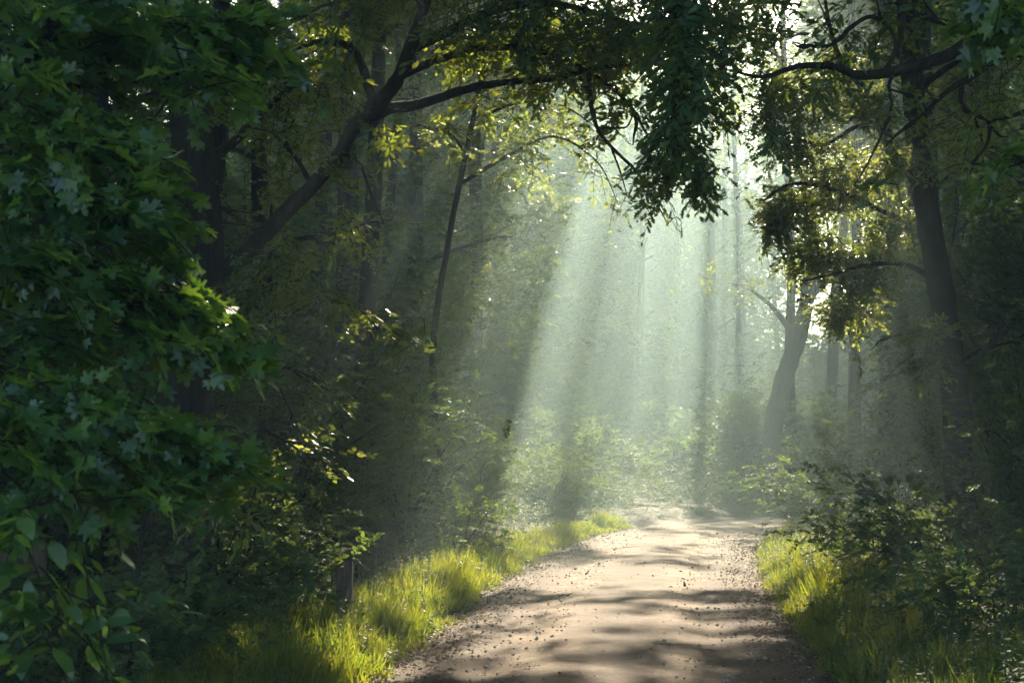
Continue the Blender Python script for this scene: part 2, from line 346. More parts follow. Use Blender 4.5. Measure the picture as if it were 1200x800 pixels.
def weeds(label, n, side, seed):
    r = np.random.default_rng(seed); y = 10 + 22*r.random(n)**1.2; o = side*(HW + .1 + 1.7*r.random(n)); i = np.clip(np.searchsorted(dense[:, 1], y), 1, len(dense)-1)
    x = dense[i, 0] + nrm[i, 0]*o; gz = ground_h(x, y); h = r.uniform(.12, .5, n)*np.clip(.35+np.abs(np.abs(o)-HW), .3, 1); m = 11
    f = (np.arange(m)+.6)/m; a = r.uniform(0, 2*PI, (n, 1)) + np.arange(m)*2.4; lx = r.normal(0, .09, (n, 2))
    P = np.stack([x[:, None]+lx[:, :1]*f, y[:, None]+lx[:, 1:]*f, gz[:, None]+h[:, None]*f], -1)
    D = np.stack([np.cos(a), np.sin(a), r.normal(.25, .25, (n, m))], -1); N_ = np.stack([-np.cos(a)*.3, -np.sin(a)*.3, np.ones((n, m))], -1)
    mb = MB(); leaves(mb, P.reshape(-1, 3), D.reshape(-1, 3), N_.reshape(-1, 3), (r.uniform(.03, .085, (n, 1))*(1.2-.7*f)).ravel(), T_OVAL)
    st = np.stack([np.column_stack([x, y, gz-.02]), P[:, m//2], P[:, -1]], 1); tubes(mb, st, np.tile([.003, .0025, .0015], (n, 1)), 3)
    return tag(mb.build('weeds', M_SHRUB), label, 'weeds', kind='stuff')
weeds('leafy weeds growing among the grass of the left verge', 900, -1, 31)
weeds('leafy weeds growing among the grass of the right verge', 1500, 1, 32)
ground_cover('undergrowth', 'hazy waist-high undergrowth on the bank beyond the bend of the track', 24000, (-8, 16), (28, 66), 23, .045, 1.5)

# ------------------------------------------------------------------ foliage
def sprays(mb, O, D, L, nleaf, size, tpl, r, flat=.25, droop=.25, cull=None, zcull=1.3, stems=None, splay=50, zsoft=0):
    """flat twigs of leaves: origins O, directions D, lengths L"""
    M_ = len(O)
    if M_ == 0: return
    D = norm(D); up = np.array([0, 0, 1.]) + r.normal(0, flat, (M_, 3)); side = norm(np.cross(D, up)); N0 = np.cross(side, D)
    t = (np.arange(nleaf)[None]+r.random((M_, nleaf)))/nleaf*.92+.08
    sg = np.where(np.arange(nleaf) % 2 == 0, 1., -1.)[None]*np.ones((M_, 1))
    P = O[:, None] + D[:, None]*(t*L[:, None])[..., None]; P[..., 2] -= droop*(t**2)*L[:, None]
    P += r.normal(0, .02, P.shape) * L[:, None, None]*1.5
    an = np.radians(splay + r.normal(0, 16, (M_, nleaf)))*np.clip(1.25-t*.6, .3, 1)
    LD = D[:, None]*np.cos(an)[..., None] + side[:, None]*(sg*np.sin(an))[..., None]; LD = LD + r.normal(0, .13, LD.shape); LD[..., 2] -= droop*.7
    LN = N0[:, None] + r.normal(0, .38, LD.shape)
    s_ = size*r.uniform(.5, 1.3, (M_, nleaf))
    P, LD, LN, s_ = P.reshape(-1, 3), LD.reshape(-1, 3), LN.reshape(-1, 3), s_.ravel()
    if cull is not None:
        k = (r.random(len(P)) >= gap_open(P)*cull) | (P[:, 2] < zcull + r.normal(0, 1, len(P))*zsoft); P, LD, LN, s_ = P[k], LD[k], LN[k], s_[k]
    leaves(mb, P, LD, LN, s_, tpl)
    if stems is not None:
        tt = np.linspace(0, .95, 4); p = O[:, None] + D[:, None]*(L[:, None]*tt)[..., None]; p[..., 2] -= droop*(tt**2)[None]*L[:, None]
        tubes(stems, p, np.linspace(.006, .0025, 4)[None]*np.minimum(1.6, L/.45)[:, None], 3)

def limb_set(r, path, h0, h1, n, reach, rise, r0, az0=0, bias=None):
    """limbs leaving a trunk path; returns list of (points, radii)"""
    out = []; zz = path[:, 2]; top = zz[-1]
    for i in range(n):
        f = (i+.5)/n; z = h0 + (h1-h0)*f + r.normal(0, .25); z = min(z, top-.2)
        j = int(np.clip(np.searchsorted(zz, z), 1, len(path)-1)); o = path[j]
        a = az0 + i*2.4 + r.normal(0, .3); d = np.array([math.cos(a), math.sin(a)])
        if bias is not None:
            d = d + np.array(bias); d = d/np.linalg.norm(d)
        prof = math.sin(PI*(.18+.72*f))**.7; L = reach*prof*r.uniform(.75, 1.15)
        pts = []; c = o.copy(); el = rise*r.uniform(.7, 1.3) + f*.5; seg = L/6
        for k in range(7):
            pts.append(c.copy()); a += r.normal(0, .18)
            dd = np.array([d[0], d[1]]) + r.normal(0, .16, 2); dd /= np.linalg.norm(dd)
            c = c + np.array([dd[0]*math.cos(el), dd[1]*math.cos(el), math.sin(el)])*seg; el += r.normal(-.07, .13)
        out.append((np.array(pts), np.linspace(r0*(1-.6*f), .018, 7)))
    return out

def crown_on(mb_leaf, mb_wood, limbs, r, per, sublen, nleaf, size, tpl, cull, flat=.3, droop=.25, clump=.35, splen=None, stems=None, zcull=1.3, start=.25, tw=1.0, zsoft=0):
    O = []; D = []; TP = []; TR = []
    for pts, rad in limbs:
        L = np.linalg.norm(pts[-1]-pts[0])
        ns = max(3, int(L*1.6))
        for s_ in range(ns):
            f = start+(1-start)*(s_+.5)/ns; u = f*(len(pts)-1); k = min(int(u), len(pts)-2); o = pts[k]+(pts[k+1]-pts[k])*(u-k)
            ax = norm(pts[k+1]-pts[k]); sd = norm(np.cross(ax, [0, 0, 1])); sg = 1 if s_ % 2 else -1
            d = ax*r.uniform(.35, .9) + sd*sg*r.uniform(.6, 1.1) + np.array([0, 0, r.uniform(-.25, .4)]); d = norm(d); l = sublen*r.uniform(.6, 1.25)*(1.1-.45*f)
            p = [o]
            for q_ in range(3):
                d = norm(d + r.normal(0, .2, 3)); p.append(p[-1]+d*l/3)
            p = np.array(p)
            TP.append(p); TR.append(np.linspace(.022, .006, 4)*(.6+L/8)*tw)
            n = per; v = r.random(n)**.7*3; k2 = np.minimum(v.astype(int), 2); oo = p[k2]+(p[k2+1]-p[k2])*(v-k2)[:, None]
            O.append(oo + r.normal(0, clump, (n, 3))*np.array([1, 1, .6])); dd = d[None]*.8 + r.normal(0, .75, (n, 3)); dd[:, 2] *= .45; D.append(dd)
    if not O: return
    O = np.concatenate(O); D = np.concatenate(D); L = (splen or size*4.2)*r.uniform(.7, 1.25, len(O))
    if mb_wood is not None:
        TP = np.array(TP); TR = np.array(TR)
        if cull:                                   # no twigs in the gaps cut for the sun
            kk = gap_open(TP.reshape(-1, 3)).reshape(-1, 4).max(1) < .4; TP, TR = TP[kk], TR[kk]
        if len(TP): tubes(mb_wood, TP, TR, 4)
    sprays(mb_leaf, O, D, L, nleaf, size, tpl, r, flat, droop, cull, zcull, stems, zsoft=zsoft)

def tree(name, label, cat, x, y, h, r0, seed, crown0=.35, reach=3.2, nl=13, per=9, size=.11, tpl=T_DIAMOND, leafm=None, barkm=None, lean=(0, 0),
         group=None, cull=1.0, rise=.35, sub=1.3, nleaf=14, bend=.25, bias=None, ctrl=None, crads=None, clump=.35, droop=.25, sides=9, zcull=1.3):
    r = np.random.default_rng(seed); gz = float(ground_h([x], [y])[0])
    root = empty(name, (x, y, gz), label, cat, group); org = (x, y, gz)
    if ctrl is None:
        k = 7; f = np.linspace(0, 1, k)
        ctrl = np.column_stack([x + lean[0]*h*f + bend*np.cumsum(r.normal(0, .35, k))*(f > 0)*.6, y + lean[1]*h*f + bend*np.cumsum(r.normal(0, .35, k))*(f > 0)*.6, gz-.1 + (h+.1)*f])
        crads = r0*(1-.86*f**1.1); crads[0] *= 1.35
    path, rad = smooth_path(ctrl, crads, 6)
    wood = MB(); tube(wood, path, rad, sides, r)
    top = path[-1, 2]
    limbs = limb_set(r, path, gz+h*crown0, top, nl, reach, rise, r0*.34, r.uniform(0, 6), bias)
    if cull: limbs = [(p[:m_], q_[:m_]) for p, q_, m_ in ((p, q_, max(2, int(np.argmax(np.append(gap_open(p) > .5, True))))) for p, q_ in limbs)]
    for p, q_ in limbs: tube(wood, p, q_, 6, r)
    fol = MB(); crown_on(fol, wood, limbs, r, per, sub, nleaf, size, tpl, cull, clump=clump, droop=droop, zcull=zcull)
    wood.build('trunk', barkm or M_BARK, root, True, org)
    fol.build('crown', leafm or M_OAK, root, False, org)
    return root

def shrub(label, x, y, h, rad, seed, size=.055, group=None, tpl=T_DIAMOND, cull=1.0, dens=1.0, name='shrub', cat='shrub', mat=None, lift=.0):
    r = np.random.default_rng(seed); gz = float(ground_h([x], [y])[0]); org = (x, y, gz)
    root = empty(name, org, label, cat, group)
    wood = MB(); fol = MB(); ns = max(5, int(6+h*2)); limbs = []
    for i in range(ns):
        a = i*2.4 + r.normal(0, .3); out = rad*r.uniform(.5, 1.0); hh = h*r.uniform(.45, 1.0)*(1.15-.35*out/rad)
        f = np.linspace(0, 1, 7); cx = x+np.cos(a)*(.05+out*f**1.3)+r.normal(0, .04*h, 7)*f; cy_ = y+np.sin(a)*(.05+out*f**1.3)+r.normal(0, .04*h, 7)*f
        p = np.column_stack([cx, cy_, gz-.05+(hh+.05)*f**.85]); q_ = np.linspace(.008+.005*h, .003, 7)
        if cull:
            m_ = max(3, int(np.argmax(np.append((gap_open(p) > .5) & (p[:, 2] > 1.2), True)))); p, q_ = p[:m_], q_[:m_]
        limbs.append((p, q_))
        tube(wood, p, limbs[-1][1], 5, r)
    per = max(4, int(15*dens*min(1.6, rad)))
    crown_on(fol, wood, limbs, r, per, rad*.55, 22, size, tpl, cull, clump=.16*rad+.04, flat=.28, droop=.2, start=.10+lift, tw=.3, zcull=r.uniform(.6, 3.4), zsoft=.35)
    wood.build('stem', M_BARK, root, True, org); fol.build('foliage', mat or M_SHRUB, root, False, org)
    return root

# ------------------------------------------------------------------ named trees
# oak on the left whose limb leans over the track
def custom_tree(name, label, cat, base, trunk_ctrl, trunk_r, limb_defs, seed, leafm, barkm=M_BARK, size=.1, tpl=T_OAK, per=10, sub=.9, nleaf=12,
                cull=None, extra=None, clump=.22, droop=.25, group=None, stems=True, start=.3, zcull=1.3):
    """limb_defs: list of (control points, radii, leafy?)"""
    r = np.random.default_rng(seed); root = empty(name, base, label, cat, group); wood = MB(); fol = MB()
    p, q_ = smooth_path(trunk_ctrl, trunk_r, 7); tube(wood, p, q_, 12, r)
    leafy = []
    for cpts, cr, lf in limb_defs:
        p, q_ = smooth_path(cpts, cr, 6); tube(wood, p, q_, 8, r)
        if lf: leafy.append((p[::3], q_[::3], lf))
    st = MB() if stems else None
    for lp, lr, lf in leafy:
        crown_on(fol, wood, [(lp, lr)], r, max(1, int(per*lf)), sub, nleaf, size, tpl, cull, clump=clump, droop=droop, stems=wood if stems else None, start=start, zcull=zcull)
    if extra: extra(fol, wood, r)
    wood.build('trunk', barkm, root, True, base); fol.build('crown', leafm, root, False, base)
    return root

def blob_sprays(fol, wood, r, blobs, size, tpl, nleaf, cull=None, droop=.3, splen=None, flat=.3, lead=None, zc=0, more=1.0):
    """leafy bough ends: (pixel x, y, half width, half height, distance, depth, number of twigs); a bough leads from `lead` into each"""
    for bx, by, hw_, hh_, Yd, dep, n in blobs:
        n = int(n*more)
        c = np.array(at(bx, by, Yd)); k = Yd/F_PX; rr = np.array([hw_*k, dep, hh_*k])
        u = norm(r.normal(size=(n, 3)))*(r.random((n, 1))**.45); O = c + u*rr
        D = u*np.array([1, .8, .3]) + r.normal(0, .45, (n, 3)); D[:, 2] -= .12
        if lead is not None:
            ld = np.array(lead[0]); D = D + norm(c-ld)*.9*np.array([1, 1, .3])
            for q_ in range(1):
                e = c + (r.random(3)-.5)*rr*1.2; mid = ld*.5 + e*.5 + np.array([0, 0, .12+.1*r.random()]) + r.normal(0, .08, 3)
                p, qq_ = smooth_path([ld + r.normal(0, .06, 3), mid, e], [.013, .009, .004], 5); tube(wood, p, qq_, 5, r)
                if len(lead) > 1: pass
        L = (splen or size*3.4)*r.uniform(.7, 1.25, n)
        sprays(fol, O - norm(D)*(L*.5)[:, None], D, L, nleaf, size, tpl, r, flat, droop, cull, zc, wood)

def LA(pts, Y):  # pixel control points at distance Y (or (px,py,Y) triples)
    return [at(p[0], p[1], p[2] if len(p) > 2 else Y) for p in pts]

oY = 14.0
b0 = (at(205, 700, oY)[0], oY, float(ground_h([at(205, 700, oY)[0]], [oY])[0]))
def oak_extra(fol, wood, r):
    blob_sprays(fol, wood, r, [
        # curtain of leaves along the top of the view
        (410, 30, 50, 34, 14, .8, 50), (540, 50, 60, 36, 14, .9, 80), (610, 35, 70, 45, 14.3, .9, 170), (690, 50, 70, 46, 14.3, .9, 190), (640, 85, 60, 24, 14, .7, 50), (560, 0, 200, 24, 14.8, 1., 170), (820, 10, 80, 40, 14.2, .8, 90),
        (740, 40, 55, 55, 13.8, .8, 90), (600, -30, 180, 40, 14.5, 1.2, 140), (730, 112, 36, 22, 14, .5, 22), (560, 120, 30, 14, 14, .4, 8),
        (450, 160, 40, 16, 13.7, .4, 14), (520, 150, 22, 10, 13.7, .3, 5), (400, 195, 30, 16, 14, .4, 12), (405, 265, 28, 18, 13.6, .4, 15), (350, 165, 40, 30, 14.2, .6, 26),
        (330, 215, 32, 24, 14.2, .5, 18), (380, 90, 55, 40, 14.2, .8, 45), (310, 110, 50, 60, 14.4, .8, 60), (380, 340, 26, 12, 13.6, .3, 9), (330, 300, 40, 30, 13.8, .6, 30),
        (300, 350, 50, 50, 13.9, .6, 60), (745, 215, 18, 26, 13.8, .3, 8), (765, 245, 14, 14, 13.8, .2, 5), (700, 150, 26, 20, 13.9, .3, 8)],
        .075, T_OAK, 11, droop=.35, splen=.30, cull=1, zc=5.4, more=1.05)
custom_tree('oak_tree', 'dark oak leaning from the left with its crooked limb over the track', 'tree', b0,
    [(b0[0], oY, b0[2]-.1), at(212, 520, oY), at(222, 400, oY), at(235, 300, oY), at(228, 180, oY), at(215, 60, oY), at(205, -120, oY), at(195, -330, oY)], [.30, .235, .21, .20, .175, .16, .14, .1],
    [(LA([(232, 335), (285, 300), (322, 262), (366, 218), (398, 180), (416, 146), (436, 128)], oY), [.09, .074, .066, .062, .06, .06, .06], 0),
     (LA([(430, 132), (452, 112), (470, 85), (482, 50), (496, 10), (510, -50), (530, -130)], oY), [.068, .062, .058, .054, .048, .04, .03], .4),
     (LA([(425, 142), (455, 128), (492, 122), (545, 105), (590, 97), (650, 92), (700, 80), (760, 75)], 13.9), [.055, .05, .044, .036, .03, .024, .018, .010], .7),
     (LA([(470, 88), (515, 70), (570, 55), (640, 62), (690, 85), (735, 120), (765, 170)], 14.1), [.04, .034, .03, .026, .02, .016, .008], .8),
     (LA([(478, 60), (520, 40), (580, 12), (650, 5), (730, 25), (800, 50)], 14.2), [.045, .04, .034, .028, .02, .012], 1.0),
     (LA([(440, 128), (415, 60), (370, 50), (330, 60), (290, 45)], 14.1), [.04, .034, .028, .02, .012], .6),
     (LA([(690, 85), (692, 120), (700, 150), (716, 172), (745, 200), (765, 230), (782, 262)], 13.8), [.02, .018, .016, .014, .012, .009, .004], 0),
     (LA([(700, 150), (720, 150), (735, 148), (742, 130), (738, 118)], 13.8), [.012, .010, .008, .006, .004], 0),
     (LA([(716, 172), (728, 205), (735, 230)], 13.8), [.010, .007, .003], 0),
     (LA([(698, 140), (690, 110), (680, 90)], 13.8), [.012, .012, .012], 0),
     (LA([(366, 218), (350, 190), (335, 165), (345, 140)], 14), [.025, .02, .014, .008], .5),
     (LA([(398, 180), (420, 190), (436, 230), (450, 262)], 13.8), [.018, .014, .01, .005], 0),
     (LA([(228, 200), (270, 170), (320, 120), (360, 90)], 14.3), [.05, .04, .03, .015], 1.0),
     (LA([(215, 60), (300, 0), (380, -60), (460, -120)], 14.4), [.07, .055, .04, .02], 1.2),
     (LA([(205, -100), (330, -180), (480, -220), (620, -240)], 14.6), [.07, .055, .04, .02], 1.2)],
    101, M_OAK, size=.075, tpl=T_OAK, per=9, sub=.8, nleaf=10, cull=1, zcull=5.4, extra=oak_extra)

# tree just outside the view whose dense bough hangs over the track (dark tassel in the middle)
hb = (4.6, 9.6, float(ground_h([4.6], [9.6])[0]))
def tassel_extra(fol, wood, r):
    blob_sprays(fol, wood, r, [(795, 20, 40, 60, 10.8, .45, 150), (800, 95, 38, 50, 10.8, .45, 130), (790, 165, 34, 40, 10.8, .35, 80), (815, 195, 26, 30, 10.8, .3, 42), (760, 190, 16, 14, 10.8, .2, 10),
        (828, 222, 14, 14, 10.8, .15, 12), (775, 215, 12, 14, 10.8, .15, 8), (845, 60, 26, 60, 11, .4, 36), (890, 20, 50, 30, 11, .5, 22), (850, 130, 20, 20, 11, .3, 12), (905, 165, 16, 18, 11, .3, 8), (800, -60, 120, 60, 11, .7, 110)],
        .075, T_OAK, 9, droop=.45, splen=.26)
    blob_sprays(fol, wood, r, [(1000, 40, 60, 40, 11.2, .5, 26), (1075, 20, 60, 30, 11.2, .5, 30), (940, 100, 50, 20, 11, .4, 12), (1060, 120, 50, 30, 11.2, .5, 12), (1120, 160, 40, 40, 11.2, .5, 18),
        (1160, 215, 40, 30, 11, .5, 24), (1180, 120, 40, 40, 11, .5, 24), (1040, 205, 26, 16, 11, .3, 6)], .075, T_OAK, 8, droop=.4, splen=.26)
custom_tree('oak_tree', 'oak beyond the right edge sending knotted bare limbs and a dark hanging tassel of leaves', 'tree', hb,
    [(hb[0], hb[1], hb[2]-.1), (4.5, 9.6, 1.5), (4.45, 9.7, 3.2), (4.5, 9.8, 5), (4.3, 9.9, 8)], [.3, .24, .22, .19, .12],
    [(LA([(1420, 95, 9.8), (1290, 60, 10.3), (1200, 57), (1150, 45), (1118, 62), (1080, 76), (1035, 86), (1005, 88), (975, 78), (935, 78), (895, 90), (862, 84)], 11), [.075, .06, .05, .05, .043, .040, .036, .03, .024, .02, .014, .008], 0),
     (LA([(1150, 45), (1120, 30), (1090, 22), (1060, 8), (1040, -30)], 11), [.03, .024, .02, .016, .01], .4),
     (LA([(1035, 86), (1045, 70), (1050, 50), (1040, 30), (1020, 20), (1000, 30), (975, 52), (950, 54), (930, 50)], 11), [.018, .015, .013, .012, .015, .014, .013, .009, .004], .3),
     (LA([(1052, 68), (1060, 10), (1058, -30)], 11), [.012, .016, .02], 0),
     (LA([(1050, 82), (1042, 100), (1044, 130), (1030, 165), (1012, 200), (1000, 218)], 11), [.012, .011, .010, .008, .006, .003], 0),
     (LA([(1044, 105), (1070, 115), (1073, 135), (1068, 150)], 11), [.008, .007, .005, .003], 0),
     (LA([(1300, 40, 10.4), (1200, 62), (1170, 68), (1140, 90), (1120, 100), (1098, 118), (1075, 140), (1060, 150)], 11.2), [.05, .03, .026, .022, .02, .014, .008, .004], .3),
     (LA([(1127, 98), (1127, 122), (1140, 135), (1158, 142), (1156, 170), (1130, 200)], 11.1), [.018, .016, .016, .014, .01, .005], .4),
     (LA([(1158, 142), (1180, 138), (1215, 125)], 11.1), [.01, .012, .016], 0),
     (LA([(1290, 60, 10.3), (1150, -70), (1000, -120), (880, -120), (800, -60), (797, 60), (800, 150)], 10.9), [.06, .05, .045, .04, .035, .022, .01], 1.2)],
    102, M_OAK, size=.075, tpl=T_OAK, per=3, sub=.4, nleaf=8, cull=None, extra=tassel_extra, clump=.12)

# big right-hand trunk with forked limb
rY = 23.0
rb = at(1128, 672, rY); rbz = float(ground_h([rb[0]], [rY])[0]); rbase = (rb[0], rY, rbz)
def right_extra(fol, wood, r):
    blob_sprays(fol, wood, r, [(960, 110, 60, 40, 24, .6, 90), (940, 170, 40, 36, 24.5, .55, 60), (930, 245, 42, 34, 25, .55, 80), (985, 215, 50, 40, 24.5, .55, 90), (960, 300, 48, 34, 25, .55, 100), (1010, 320, 40, 36, 24.5, .55, 80),
        (990, 365, 44, 26, 25, .55, 70), (1045, 270, 36, 40, 24, .55, 60), (1000, 60, 60, 40, 24, .6, 70), (910, 60, 40, 60, 25, .6, 60), (1095, 385, 34, 9, 22, .4, 20), (1080, 425, 30, 16, 22, .5, 16), (1130, 110, 40, 60, 24, 1, 50), (1160, 60, 60, 50, 24, 1, 60), (1020, 130, 40, 30, 22.3, .4, 36), (1050, 190, 34, 36, 22.3, .4, 36), (900, 130, 24, 40, 24.6, .4, 40), (905, 270, 22, 30, 24.8, .4, 30)],
        .072, T_OVAL, 15, droop=.2, splen=.42, flat=.3, cull=1, zc=7.3, more=2.1)
custom_tree('beech_tree', 'tall dark trunk with forked limb on the right, sunlit yellow leaves on its left side', 'tree', rbase,
    [(rb[0], rY, rbz-.1), at(1124, 585, rY), at(1120, 470, rY), at(1106, 360, rY), at(1090, 270, rY), at(1078, 190, rY), at(1070, 110, rY), at(1062, 0, rY), at(1058, -150, rY), at(1050, -330, rY)], [.27, .20, .185, .18, .17, .16, .15, .14, .12, .1],
    [(LA([(1080, 225), (1052, 180), (1030, 140), (1008, 100), (985, 70), (970, 20), (960, -60)], rY), [.085, .07, .06, .05, .038, .025, .012], .6),
     (LA([(1100, 330), (1060, 310), (1020, 310), (980, 320), (940, 330)], 24), [.045, .036, .028, .02, .012], .8),
     (LA([(1090, 270), (1040, 250), (985, 225), (930, 215), (895, 235)], 24.3), [.05, .04, .032, .024, .012], .8),
     (LA([(1030, 140), (1000, 150), (965, 170), (930, 160)], 24.2), [.04, .03, .024, .012], .8),
     (LA([(1070, 110), (1110, 80), (1150, 60), (1190, 70)], 23.5), [.05, .04, .03, .015], .8),
     (LA([(1110, 380), (1085, 388), (1055, 392), (1030, 400)], 22.6), [.03, .022, .015, .008], .6),
     (LA([(1062, 0), (1000, -60), (930, -90), (860, -100)], 24), [.07, .05, .035, .02], 1.0),
     (LA([(1115, 430), (1150, 410), (1185, 400), (1220, 380)], 22.6), [.03, .024, .018, .01], 1)],
    103, M_BEECH, size=.072, tpl=T_OVAL, per=7, sub=1.0, nleaf=14, cull=1, zcull=7.3, extra=right_extra, clump=.3)

# leaning tree at the far bend
lb = at(893, 600, 45.0); lbase = (lb[0], 45.0, float(ground_h([lb[0]], [45.])[0]))
custom_tree('oak_tree', 'hazy trunk leaning right at the bend beside the bright patch of sky', 'tree', lbase,
    [(lb[0], 45, lbase[2]-.1), at(897, 560, 45), at(906, 500, 45), at(920, 440, 45), at(938, 385, 45), at(950, 320, 45), at(955, 240, 45), at(960, 120, 45)], [.36, .27, .255, .24, .22, .18, .14, .09],
    [(LA([(945, 350), (985, 320), (1030, 330), (1070, 350)], 45), [.12, .09, .06, .03], 1.3), (LA([(935, 400), (905, 360), (880, 340)], 45), [.09, .06, .03], .8),
     (LA([(950, 320), (920, 260), (900, 200)], 45), [.1, .07, .03], 1.), (LA([(955, 240), (1000, 200), (1050, 180)], 45), [.1, .07, .03], 1.), (LA([(957, 180), (930, 120), (910, 60)], 45), [.1, .07, .03], .6)],
    104, M_BEECH, M_BARK, size=.14, tpl=T_DIAMOND, per=12, sub=1.6, nleaf=14, cull=.9, clump=.5, stems=False)

# maple on the left, close to the camera
mbse = (-4.3, 7.6, float(ground_h([-4.3], [7.6])[0]))
def maple_extra(fol, wood, r):
    up = [(60, 40, 90, 55, 7.2, .7, 62), (170, 45, 80, 45, 7.4, .6, 52), (265, 40, 50, 26, 7.6, .4, 22), (320, 70, 40, 20, 7.6, .3, 12), (230, 90, 60, 26, 7.4, .4, 22), (300, 18, 50, 18, 7.5, .4, 14),
          (50, 130, 80, 50, 7, .6, 50), (140, 160, 60, 34, 7.1, .5, 34), (185, 210, 40, 26, 7.1, .4, 22), (60, 225, 90, 50, 6.9, .6, 62), (160, 255, 50, 30, 7, .4, 28), (60, -30, 200, 50, 7.4, .8, 70)]
    md = [(50, 310, 80, 40, 6.9, .5, 44), (140, 320, 50, 26, 7, .4, 24), (200, 350, 50, 24, 7.1, .4, 26), (250, 385, 44, 20, 7.1, .3, 22), (180, 390, 50, 20, 7, .3, 18), (60, 385, 60, 24, 6.9, .4, 20), (275, 410, 20, 12, 7.1, .2, 6), (40, 425, 60, 20, 7., .4, 14)]
    lo = [(40, 470, 70, 34, 6.6, .5, 40), (140, 485, 60, 26, 6.7, .4, 26), (205, 512, 50, 24, 6.8, .4, 26), (255, 535, 38, 20, 6.8, .3, 16), (80, 535, 80, 30, 6.6, .5, 34), (185, 565, 50, 22, 6.7, .4, 18), (50, 585, 50, 16, 6.5, .4, 10)]
    off = [(-130, 60, 100, 90, 7.3, .8, 46), (-330, 60, 110, 100, 7.6, .9, 46), (-560, 20, 120, 120, 7.7, .9, 46), (-130, 300, 100, 60, 7, .6, 36), (-330, 270, 110, 80, 7.3, .7, 40), (-560, 260, 120, 100, 7.6, .8, 40),
           (-130, 500, 100, 60, 6.8, .6, 34), (-330, 480, 110, 70, 7.1, .7, 36), (-560, 470, 120, 80, 7.4, .8, 36), (-800, 300, 140, 200, 7.8, .9, 60), (-900, 60, 140, 160, 7.9, .9, 50), (-1120, 250, 160, 220, 8, .9, 60)]
    blob_sprays(fol, wood, r, off, .095, T_MAPLE, 8, droop=.3, splen=.36, flat=.42)
    blob_sprays(fol, wood, r, up, .088, T_MAPLE, 8, droop=.3, splen=.33, flat=.42, more=.8, lead=((-3.6, 7.6, 3.0),))
    blob_sprays(fol, wood, r, md, .088, T_MAPLE, 8, droop=.3, splen=.33, flat=.42, more=.8, lead=((-3.4, 7.4, 2.3),))
    blob_sprays(fol, wood, r, lo, .085, T_MAPLE, 8, droop=.3, splen=.33, flat=.42, more=.8, lead=((-3.2, 7.2, 1.75),))
custom_tree('maple_tree', 'leafy green maple filling the left edge, its large lobed leaves in shade', 'tree', mbse,
    [(-4.3, 7.6, mbse[2]-.1), (-4.2, 7.6, 1.2), (-4.15, 7.6, 2.8), (-4.3, 7.7, 4.5), (-4.2, 7.7, 6.5)], [.17, .13, .11, .09, .05],
    [([(-4.2, 7.6, 2.3), (-3.6, 7.6, 3.0), (-2.9, 7.5, 3.2), (-2.2, 7.4, 3.3), (-1.6, 7.4, 3.35)], [.04, .03, .022, .016, .008], .5),
     ([(-4.2, 7.6, 1.9), (-3.4, 7.4, 2.3), (-2.7, 7.2, 2.4), (-2.0, 7.1, 2.2)], [.035, .026, .018, .008], .5),
     ([(-4.2, 7.6, 1.3), (-3.2, 7.2, 1.75), (-2.5, 6.9, 1.75), (-1.9, 6.8, 1.65)], [.03, .024, .016, .008], .5),
     (LA([(-200, 260), (20, 85), (60, 35), (110, -30)], 7.0), [.03, .022, .02, .015], .4),
     ([(-4.2, 7.6, 4.0), (-3.2, 8.0, 4.6), (-2.2, 8.2, 4.9)], [.04, .03, .01], .8)],
    105, M_MAPLE, size=.12, tpl=T_MAPLE, per=3, sub=.5, nleaf=6, cull=None, extra=maple_extra, clump=.12, droop=.3)

def mid_extra(fol, wood, r):
    blob_sprays(fol, wood, r, [(560, 130, 30, 20, 27, .6, 22), (610, 160, 34, 30, 27, .6, 36), (650, 135, 30, 24, 27.3, .6, 26), (630, 195, 24, 14, 27, .5, 14), (680, 160, 24, 30, 27.5, .5, 24), (590, 215, 24, 16, 27, .5, 12),
        (700, 200, 14, 26, 27.5, .4, 10), (540, 190, 26, 24, 27, .5, 16), (500, 150, 30, 30, 27, .6, 18), (720, 235, 10, 20, 27.6, .3, 5)], .085, T_OVAL, 12, droop=.25, splen=.42)
m2 = (at(522, 610, 27.)[0], 27., float(ground_h([at(522, 610, 27.)[0]], [27.])[0]))
custom_tree('young_beech', 'slender young beech with small sunlit leaf sprays in front of the misty wood', 'tree', m2,
    [(m2[0], 27, m2[2]-.05), at(512, 520, 27), at(508, 400, 27), at(528, 270, 27), at(552, 150, 27), at(574, 40, 27), at(590, -60, 27)], [.075, .06, .054, .048, .042, .034, .02],
    [(LA([(540, 215), (600, 180), (650, 160), (700, 190), (725, 240)], 27.3), [.035, .028, .02, .014, .006], .5),
     (LA([(555, 140), (610, 120), (660, 125), (700, 150)], 27.3), [.03, .024, .018, .008], .6), (LA([(546, 180), (525, 155), (490, 150)], 27), [.03, .02, .008], .6)],
    109, M_BEECH, size=.08, tpl=T_OVAL, per=4, sub=.8, nleaf=12, cull=1, zcull=7.6, extra=mid_extra, clump=.25)
def rm_extra(fol, wood, r):
    blob_sprays(fol, wood, r, [(1150, 8, 44, 26, 7, .25, 16), (1200, 20, 30, 30, 7, .25, 12), (1175, 178, 22, 12, 7, .15, 4)], .085, T_MAPLE, 7, droop=.3, splen=.28, flat=.42)
rm = (3.6, 6.8, float(ground_h([3.6], [6.8])[0]))
